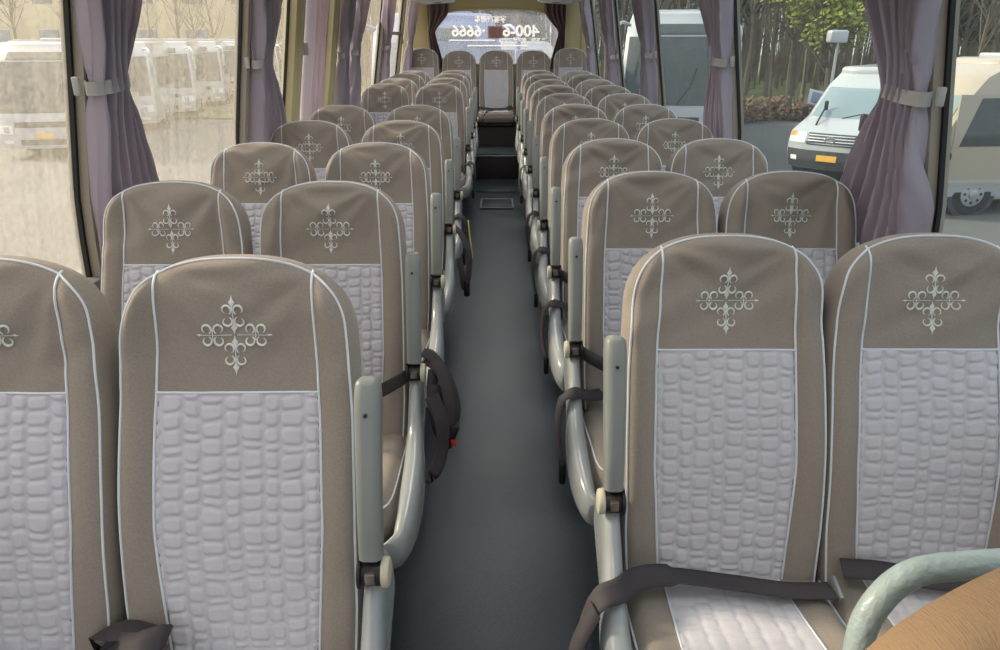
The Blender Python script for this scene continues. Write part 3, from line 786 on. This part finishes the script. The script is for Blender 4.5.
class Veh:
    def __init__(s,root,fy,ww,H,L,bul=.22,z0=.32):
        s.r=root;s.fy=fy;s.ww=ww;s.H=H;s.L=L;s.b=bul;s.z0=z0
    def P(s,u,z,off=0):  # front surface, u in -1..1
        w=interp(s.ww,z);x=u*w
        return Vector((x,interp(s.fy,z)+s.b*abs(u)**3.2-off,z))
    def body(s,m):
        zs=[s.z0+(s.H-.10-s.z0)*k/34 for k in range(35)];us=[-1+2*k/20 for k in range(21)]
        rings=[]
        for z in zs:
            fr=[s.P(u,z) for u in us];w=interp(s.ww,z)
            r=fr+[Vector((w,fr[-1].y+(s.L-.1-fr[-1].y)*k/8,z)) for k in range(1,9)]+[Vector((w-.1,s.L,z)),Vector((-w+.1,s.L,z))]+[Vector((-w,s.L-.1+(fr[0].y-s.L+.1)*k/8,z)) for k in range(0,8)]
            rings.append(r+[r[0]])
        top=rings[-1]
        for k in range(1,6):
            a=R(90*k/5);sc=1-.10*(1-math.cos(a));z=s.H-.10+.10*math.sin(a)
            cy=(interp(s.fy,s.H-.1)+s.L)/2
            rings.append([Vector((p.x*sc,cy+(p.y-cy)*(1-.02*(1-math.cos(a))*4),z)) for p in top])
        b=MB();b.grid(rings);b.add(rings[-1][:-1],[tuple(range(len(rings[-1])-1))]);b.add(rings[0][:-1],[tuple(range(len(rings[0])-1))])
        s.bodyo=b.build('body',m,s.r,angle=35);return s.bodyo
    def patch(s,name,m,u0,u1,z0,z1,off=.012,par=None,n=10):
        b=MB();F=[[s.P(u0+(u1-u0)*i/n,z0+(z1-z0)*j/n,off) for j in range(n+1)] for i in range(n+1)]
        K=[[s.P(u0+(u1-u0)*i/n,z0+(z1-z0)*j/n,-.03) for j in range(n+1)] for i in range(n+1)]
        b.grid(F);b.grid(K)
        for A,B in((F[0],K[0]),(F[-1],K[-1]),([r[0] for r in F],[r[0] for r in K]),([r[-1] for r in F],[r[-1] for r in K])): b.grid([A,B])
        return b.build(name,m,par or s.r,angle=50)
    def side(s,name,m,sg,y0,y1,z0,z1,off=.01,par=None,r=.05,slant=0):
        # panel on the side that follows the tumblehome
        n=8;b=MB();F=[[Vector((sg*(interp(s.ww,z0+(z1-z0)*j/n)+off),y0+(y1-y0)*i/n+slant*(j/n)*(1-i/n),z0+(z1-z0)*j/n)) for j in range(n+1)] for i in range(n+1)]
        K=[[Vector((p.x-sg*(off+.03),p.y,p.z)) for p in r_] for r_ in F]
        b.grid(F);b.grid(K)
        for A,B in((F[0],K[0]),(F[-1],K[-1]),([q[0] for q in F],[q[0] for q in K]),([q[-1] for q in F],[q[-1] for q in K])): b.grid([A,B])
        return b.build(name,m,par or s.r,angle=50)
    def wheel(s,sg,y,r=.40):
        w=interp(s.ww,r)
        b=MB();b.cyl((sg*(w-.26),y,r),(sg*(w+.004),y,r),r*1.18,n=32);b.build('wheel_arch',DPL,s.r)
        b=MB();b.cyl((sg*(w-.24),y,r),(sg*(w+.02),y,r),r,n=36,bev=.04);t=b.build('wheel',TYR,s.r)
        b=MB();b.cyl((sg*(w-.02),y,r),(sg*(w+.03),y,r),r*.58,n=28,bev=.012);
        b.cyl((sg*(w+.02),y,r),(sg*(w+.055),y,r),r*.2,n=16,bev=.008)
        rm=b.build('rim',RIM,t)
        b=MB()
        for k in range(8):
            a=2*math.pi*k/8;b.cyl((sg*(w+.028),y+math.cos(a)*r*.4,r+math.sin(a)*r*.4),(sg*(w+.033),y+math.cos(a)*r*.4,r+math.sin(a)*r*.4),r*.07,n=10)
        b.build('rim_holes',BLACK,rm)
def coach(paint=WHT,glass=DGL,simple=False,plate=PLT):
    r=empty('coach')
    v=Veh(r,[(.3,.06),(.6,.0),(1.1,.02),(1.5,.10),(2.2,.26),(2.8,.52),(3.15,.95)],[(.3,1.2),(.8,1.25),(2.0,1.24),(2.9,1.17),(3.2,1.05)],3.25,11.0,.34)
    v.body(paint)
    v.patch('windscreen',glass,-.93,.93,1.32,2.72)
    v.patch('destination_panel',DGL,-.6,.6,2.76,2.98)
    v.patch('grille',DPL,-.55,.55,.92,1.08)
    v.patch('lower_grille',DPL,-.5,.5,.42,.58)
    for sg in(-1,1):
        a,b=sorted((sg*.60,sg*.95));h=v.patch('headlight',HLT,a,b,.74,.98)
        v.patch('lens',CHR,min(sg*.68,sg*.8),max(sg*.68,sg*.8),.78,.94,.02,h)
        v.patch('fog_lamp',HLT,min(sg*.66,sg*.86),max(sg*.66,sg*.86),.46,.56)
        b=MB();b.tube(smooth_path([(sg*1.1,.45,2.95),(sg*1.3,.1,3.0),(sg*1.42,-.12,2.85),(sg*1.42,-.15,2.6)],5),.035,8);a_=b.build('mirror_arm',paint,r)
        b=MB();b.box((sg*1.42,-.14,2.35),(.12,.16,.55),.05,3);b.build('mirror',paint,a_)
        for k in range(6): v.side('side_window',glass,sg,1.5+1.55*k,2.93+1.55*k,1.55,2.65)
        v.side('luggage_door',paint,sg,3.4,7.6,.45,1.15,.006)
        v.wheel(sg,2.5,.48);v.wheel(sg,7.9,.48)
    v.patch('number_plate',plate,-.18,.18,.62,.76,.02)
    b=MB()
    for sg in(-1,1):
        b.tube([v.P(sg*.1,1.35,.03),v.P(sg*.35,1.75,.03),v.P(sg*.45,2.1,.03)],.012,6)
    b.build('wiper',BLACK,r)
    b=MB();b.box((0,5.5,3.28),(1.6,3.2,.16),.06,3);b.build('roof_unit',paint,r)
    return r
def van():
    r=empty('minivan')
    v=Veh(r,[(.25,.05),(.45,0),(.85,.04),(1.02,.12),(1.22,.75),(1.28,.92),(1.95,1.72),(2.2,2.15)],[(.25,.95),(.6,1.0),(1.1,.99),(1.3,.95),(2.0,.84),(2.25,.74)],2.38,5.6,.24,.25)
    v.body(WHT)
    v.patch('windscreen',LGL,-.90,.90,1.30,1.93)
    g=v.patch('grille',DPL,-.52,.52,.78,1.03)
    for k in range(4): v.patch('grille_bar',CHR,-.50,.50,.80+.06*k,.822+.06*k,.03,g)
    m=MB();c=v.P(0,.90,.05);m.tube([c+Vector((math.cos(a)*.11,0,math.sin(a)*.07)) for a in [2*math.pi*k/20 for k in range(20)]],.012,6,closed=True);m.tube([c+Vector((-.1,0,0)),c+Vector((.1,0,0))],.01,6);m.build('emblem',CHR,g)
    v.patch('bumper',DPL,-.97,.97,.26,.66,.035)
    v.patch('number_plate',PLT,-.22,.22,.44,.57,.06)
    for sg in(-1,1):
        h=v.patch('headlight',HLT,min(sg*.56,sg*.96),max(sg*.56,sg*.96),.80,1.02,.015)
        v.patch('turn_lamp',AMB,min(sg*.80,sg*.97),max(sg*.80,sg*.97),.93,1.03,.022,h)
        v.patch('fog_lamp',HLT,min(sg*.7,sg*.86),max(sg*.7,sg*.86),.42,.52,.045)
        v.side('side_window',DGL,sg,1.75,2.55,1.3,1.85,slant=.5)
        v.side('side_window',DGL,sg,2.65,3.9,1.3,1.9);v.side('side_window',DGL,sg,4.0,5.3,1.3,1.9)
        b=MB();b.box((sg*1.10,1.35,1.38),(.12,.12,.26),.04,3);b.tube([(sg*.93,1.45,1.32),(sg*1.1,1.36,1.3)],.025,8);b.build('mirror',BLACK,r)
        v.wheel(sg,1.0,.34);v.wheel(sg,4.4,.34)
    b=MB();b.tube([v.P(-.1,1.3,.02),v.P(.35,1.42,.02)],.012,6);b.tube([v.P(.3,1.3,.02),v.P(.75,1.40,.02)],.012,6);b.build('wiper',BLACK,r)
    b=MB();b.tube([v.P(-.55,1.16,.03),v.P(-.6,1.5,.18)],.02,6);b.box(v.P(-.6,1.55,.2),(.09,.05,.22),.03);b.build('front_mirror',BLACK,r)
    return r
def minibus():
    r=empty('minibus')
    v=Veh(r,[(.25,.06),(.5,0),(.95,.05),(1.15,.12),(1.25,.2),(2.05,.62),(2.4,.95),(2.6,1.5)],[(.25,.95),(.6,1.02),(1.3,1.03),(2.1,.98),(2.45,.9),(2.65,.75)],2.68,7.2,.28,.28)
    v.body(CRM)
    v.patch('windscreen',LGL,-.93,.93,1.22,2.08)
    v.patch('lower_front',WHT,-.98,.98,.3,.66,.02)
    g=v.patch('grille',CHR,-.5,.5,.72,.96)
    for k in range(3): v.patch('grille_slot',DPL,-.47,.47,.75+.07*k,.78+.07*k,.02,g)
    v.patch('number_plate',PLT,-.2,.2,.42,.55,.04)
    for sg in(-1,1):
        v.patch('headlight',HLT,min(sg*.58,sg*.95),max(sg*.58,sg*.95),.70,.94)
        v.side('lower_stripe',WHT,sg,.55,7.1,.32,.82,.012)
        v.side('roof_stripe',WHT,sg,1.6,7.1,2.16,2.44,.012)
        d=v.side('door',CRM,sg,.72,2.25,.55,2.1,.016)
        v.side('door_window',DGL,sg,.84,2.15,1.24,2.04,.024,d,slant=.28)
        b=MB();b.box((sg*1.07,2.05,1.02),(.03,.14,.07),.01);b.build('handle',BLACK,d)
        for k in range(4): v.side('side_window',DGL,sg,2.35+1.2*k,3.45+1.2*k,1.24,2.06,.02)
        v.wheel(sg,1.35,.39);v.wheel(sg,5.4,.39)
        b=MB();b.box((sg*1.22,.42,1.42),(.10,.14,.34),.035,3);b.tube([(sg*1.0,.55,1.2),(sg*1.2,.45,1.22),(sg*1.22,.43,1.3)],.022,8);b.box((sg*1.10,.62,1.08),(.10,.12,.12),.03);b.build('mirror',BLACK,r)
    b=MB();b.box((0,3.6,2.70),(1.2,3.0,.10),.04,3);b.build('roof_vent',WHT,r)
    # grey flower decal behind the front corner
    b=MB()
    for k in range(5):
        y,z=.50+.05*k,.52+.10*(k%3);b.add([(1.055,y-.05,z),(1.055,y,z+.09),(1.055,y+.05,z),(1.055,y,z-.09)],[(0,1,2,3)])
    b.build('decal',LAV,r)
    return r
# left row of coaches
C0=coach()
left=[(-11.9,19.6,14,'white coach nearest on the left, behind the nearest left window'),(-12.9,25.4,14,'white coach second in the left row, mostly hidden by curtain'),(-13.3,30.0,15,'white coach third in the left row, just right of the nearest curtain'),(-13.9,35.0,15,'white coach fourth in the left parked row'),(-14.0,40.0,16,'white coach fifth in the left parked row'),(-14.2,45.5,16,'white coach sixth in the left parked row, small and far'),(-14.4,51.5,16,'white coach seventh in the left parked row, farthest')]
for k,(x,y,a,lab) in enumerate(left):
    c=C0 if k==0 else copy_tree(C0)
    c.location=(x,y,GZ);c.rotation_euler=(0,0,R(a));c.scale=(1,1,.90);tag(c,lab,'coach','white coaches parked in a row on the left')
for k,(x,y) in enumerate(((-30,40),(-33,47),(-34,56))):
    c=copy_tree(C0);c.location=(x,y,GZ);c.rotation_euler=(0,0,R(30));tag(c,['pale coach in the back row at the far left','pale coach in the back row, second','pale coach in the back row, third and farthest'][k],'coach','coaches in the back row left')
c=copy_tree(C0);c.location=(4.25,18.3,GZ);c.scale=(1,1,1.12);c.rotation_euler=(0,0,R(-10));tag(c,'large white coach with dark windscreen close behind the right windows','coach')
BLP=mat('blue_lavender_paint',srgb(122,136,172),.3,coat=.4)
c=coach(BLP,BGL);c.location=(-1.05,13.6,GZ+.2);c.rotation_euler=(0,0,R(4));tag(c,'coach with blue tinted windscreen seen through the rear window','coach')
c=copy_tree(C0);c.location=(.95,24,GZ);c.rotation_euler=(0,0,R(10));tag(c,'white coach farther back, seen at the right side of the rear window','coach')
v_=van();v_.location=(7.35,16.3,GZ);v_.rotation_euler=(0,0,R(-42));tag(v_,'white minivan with chrome grille parked behind the right window','van')
m_=minibus();m_.location=(7.1,13.75,GZ);m_.rotation_euler=(0,0,R(-84));tag(m_,'cream and white minibus parked at the far right','minibus')
# verge, hedge, fence of trees on the right
b=MB();b.grid([[(x,y,GZ+.06+.1*noise.noise(Vector((x*.1,y*.1,0)))) for y in [30+5*k for k in range(16)]] for x in [-20+6*k for k in range(30)]],flip=True)
struct(b,'verge',GR)
HED=mat('red_hedge_leaves',srgb(118,66,66),.8,var=.5,vscale=8,col2=srgb(72,84,50))
def blobs(b,pts,rad,n,seed,size=.09):
    r=random.Random(seed)
    for k in range(n):
        c=r.choice(pts);d=Vector((r.gauss(0,1),r.gauss(0,1),r.gauss(0,1)));d.normalize();p=Vector(c)+d*rad*r.random()**.4
        a=Vector((r.uniform(-1,1),r.uniform(-1,1),r.uniform(-1,1))).normalized();q=a.orthogonal().normalized();s=size*r.uniform(.6,1.4)
        b.add([p-a*s,p+q*s*.6,p+a*s,p-q*s*.6],[(0,1,2,3)])
b=MB();pts=[(2+.45*k,28.5+.04*k+.5*math.sin(k*.7),GZ+.35) for k in range(60)];blobs(b,pts,.62,9000,3,.10)
tag(b.build('hedge',HED,merge=False,smooth=False),'low red leaved hedge along the lot behind the right windows','hedge',kind='stuff')
BARK=mat('bare_tree_bark',srgb(112,104,92),.9,var=.3,vscale=4)
LEAF=mat('yellow_green_leaves',srgb(150,160,70),.8,var=.35,vscale=3)
DLEAF=mat('dark_green_leaves',srgb(66,86,48),.8,var=.4,vscale=3)
def tree(seed,H,leaves=None,nb=26,r0=.13,spread=1.0):
    r=random.Random(seed);root=empty('tree');b=MB();tips=[]
    tr=[(0,0,0)];x=y=0
    for k in range(1,9):
        x+=r.uniform(-.12,.12);y+=r.uniform(-.12,.12);tr.append((x,y,H*k/8))
    b.tube(smooth_path(tr,2),[r0*(1-.85*k/16) for k in range(17)],7)
    for k in range(nb):
        t=r.uniform(.22,.97);i=min(7,int(t*8));p=Vector(tr[i]).lerp(Vector(tr[i+1]),t*8-i);a=r.uniform(0,6.28);L=H*.30*(1.15-t)*r.uniform(.6,1.3)*spread
        d=Vector((math.cos(a)*.6,math.sin(a)*.6,r.uniform(.5,1.1)))
        q=p+d*L*.5;e=q+d*L*.5+Vector((0,0,L*.15))
        b.tube([p,q,e],[r0*.35*(1.1-t),r0*.22*(1.1-t)+.006,.006],5)
        for w in range(5):
            s_=p.lerp(e,r.uniform(.3,1));dd=Vector((r.uniform(-1,1),r.uniform(-1,1),r.uniform(.2,1.2))).normalized()*L*.45
            b.tube([s_,s_+dd*.6,s_+dd+Vector((0,0,.1))],[.014,.010,.005],4);tips.append(s_+dd)
    b.build('trunk_and_branches',BARK,root)
    if leaves:
        f=MB();blobs(f,tips,.6,7000,seed,.11);f.build('foliage',leaves,root,merge=False,smooth=False)
    return root
T=[tree(31,9.5),tree(32,11,nb=34),tree(33,10,nb=22),tree(34,7.5,DLEAF,nb=30,spread=1.3)]
first=[True]*4
TG='bare trees beyond the lot'
def put(i,x,y,s,rz,lab,grp):
    t=T[i] if first[i] else copy_tree(T[i]);first[i]=False
    t.location=(x,y,GZ);t.rotation_euler=(0,0,rz);t.scale=(s,s,s);tag(t,lab,'tree',grp)
r=random.Random(5)
for k in range(64):
    x=4+ (k%32)*1.35+r.uniform(-.5,.5)+(k//32)*.6;y=34+(k//32)*7+r.uniform(-1.5,1.5)+x*.05
    put(k%3,x,y,r.uniform(.8,1.15),r.uniform(0,6.2),'bare grey trunked tree in the wood behind the right windows',TG)
for k in range(9):
    x=6+k*4.6+r.uniform(-1,1);put(3,x,46+r.uniform(-2,3),r.uniform(.7,1.2),r.uniform(0,6.2),'dark green bushy tree deep in the wood on the right','green trees in the wood')
g=tree(40,7,LEAF,nb=40,spread=1.6);g.location=(13.6,31,GZ);tag(g,'yellow green leafy tree behind the minivan and lamp post','tree')
# thin saplings filling the wood
b=MB();r=random.Random(17)
for k in range(2600):
    x=r.uniform(-16,85);y=r.uniform(48,72);hh=r.uniform(7,14);q=r.uniform(-.5,.5)
    b.tube([(x,y,GZ),(x+q,y+q,GZ+hh*.5),(x+q*2.2,y,GZ+hh)],[.07,.05,.015],3,cap=False)
    for j in range(4):
        z=GZ+hh*r.uniform(.25,.9);dx=r.uniform(-1.6,1.6);b.tube([(x+q,y,z),(x+q+dx,y+r.uniform(-1,1),z+r.uniform(.6,2))],[.03,.01],3,cap=False)
tag(b.build('sapling_thicket',BARK,merge=False),'dense thicket of thin bare saplings filling the wood behind the lot','thicket',kind='stuff')
# trees behind left coaches
for k in range(22):
    put(k%3,-50+k*2.2+r.uniform(-.8,.8),66+r.uniform(-3,3),r.uniform(.9,1.3),r.uniform(0,6.2),'bare tree standing behind the parked coaches on the left','trees behind the left coaches')
# pale building far left
BLD=mat('pale_yellow_render',srgb(206,196,160),.8,var=.06,vscale=.3)
r_=empty('building',(-52,84,GZ));tag(r_,'long pale building beyond the coaches at the far left','building')
b=MB();b.box((0,0,5.5),(60,12,11),.1);b.build('wall',BLD,r_)
for k in range(12):
    for j in range(2):
        b=MB();b.box((-27+k*4.9,-6.02,3+4.2*j),(2.0,.1,1.8),.02);b.build('window',BGL,r_)
b=MB();b.box((0,0,11.2),(61,13,.5),.05);b.build('roof',WHT,r_)
# lamp post with solar panel
r_=empty('lamp_post',(8.6,19.5,GZ));tag(r_,'grey lamp post with small head and tilted solar panel','lamp post')
b=MB();b.cyl((0,0,0),(0,0,2.9),.045,.035,n=12);b.build('pole',RIM,r_)
b=MB();b.box((-.04,0,3.05),(.46,.30,.30),.06,3);b.build('lamp_head',WHT,r_)
b=MB();b.box((-.25,-.05,1.55),(.62,.04,.42),.01,rot=Matrix.Rotation(-.5,3,'X')@Matrix.Rotation(.25,3,'Y'));pn=b.build('solar_panel',WHT,r_)
b=MB();b.box((-.25,-.078,1.56),(.46,.02,.28),.004,rot=Matrix.Rotation(-.5,3,'X')@Matrix.Rotation(.25,3,'Y'));b.build('panel_cells',BGL,pn)
# ------------------------------------------------------------------ light
w=bpy.data.worlds.new('World');SC.world=w;w.use_nodes=True;nt=w.node_tree;N=nt.nodes;Lk=nt.links
bg=N['Background'];tc=N.new('ShaderNodeTexCoord');sp=N.new('ShaderNodeSeparateXYZ');Lk.new(tc.outputs['Generated'],sp.inputs[0])
rp=N.new('ShaderNodeValToRGB');e=rp.color_ramp.elements;e[0].position=.0;e[0].color=(.62,.66,.70,1);e[1].position=.6;e[1].color=(.95,.98,1.05,1)
Lk.new(sp.outputs['Z'],rp.inputs[0])
# warm glow of a low hazy sun to the left
dot=N.new('ShaderNodeVectorMath');dot.operation='DOT_PRODUCT';sd=Vector((-.80,.25,.50)).normalized();dot.inputs[1].default_value=sd
Lk.new(tc.outputs['Generated'],dot.inputs[0])
pw=N.new('ShaderNodeMath');pw.operation='POWER';mx=N.new('ShaderNodeMath');mx.operation='MAXIMUM';mx.inputs[1].default_value=0
Lk.new(dot.outputs['Value'],mx.inputs[0]);Lk.new(mx.outputs[0],pw.inputs[0]);pw.inputs[1].default_value=5
ml=N.new('ShaderNodeMix');ml.data_type='RGBA';ml.blend_type='ADD';ml.inputs[7].default_value=(1.5,1.15,.72,1)
Lk.new(pw.outputs[0],ml.inputs[0]);Lk.new(rp.outputs[0],ml.inputs[6]);Lk.new(ml.outputs[2],bg.inputs[0])
bg.inputs[1].default_value=.8
sun=bpy.data.lights.new('sun','SUN');sun.energy=3.2;sun.angle=R(9);sun.color=(1,.86,.64)
so=bpy.data.objects.new('sun',sun);COL.objects.link(so);so.rotation_euler=sd.to_track_quat('Z','Y').to_euler()
# ------------------------------------------------------------------ camera
cam=bpy.data.cameras.new('camera');co=bpy.data.objects.new('camera',cam);COL.objects.link(co)
cam.sensor_width=36;cam.lens=26.0;cam.clip_start=.02;cam.clip_end=500
co.location=(0,0,1.55);co.rotation_euler=(R(90-21.54),0,-.0044)
SC.camera=co
vs=SC.view_settings;vs.view_transform='Standard';vs.look='None';vs.gamma=1;vs.use_curve_mapping=False;vs.exposure=0.75
SC.cycles.max_bounces=10;SC.cycles.diffuse_bounces=5;SC.cycles.transparent_max_bounces=16;SC.cycles.use_denoising=True
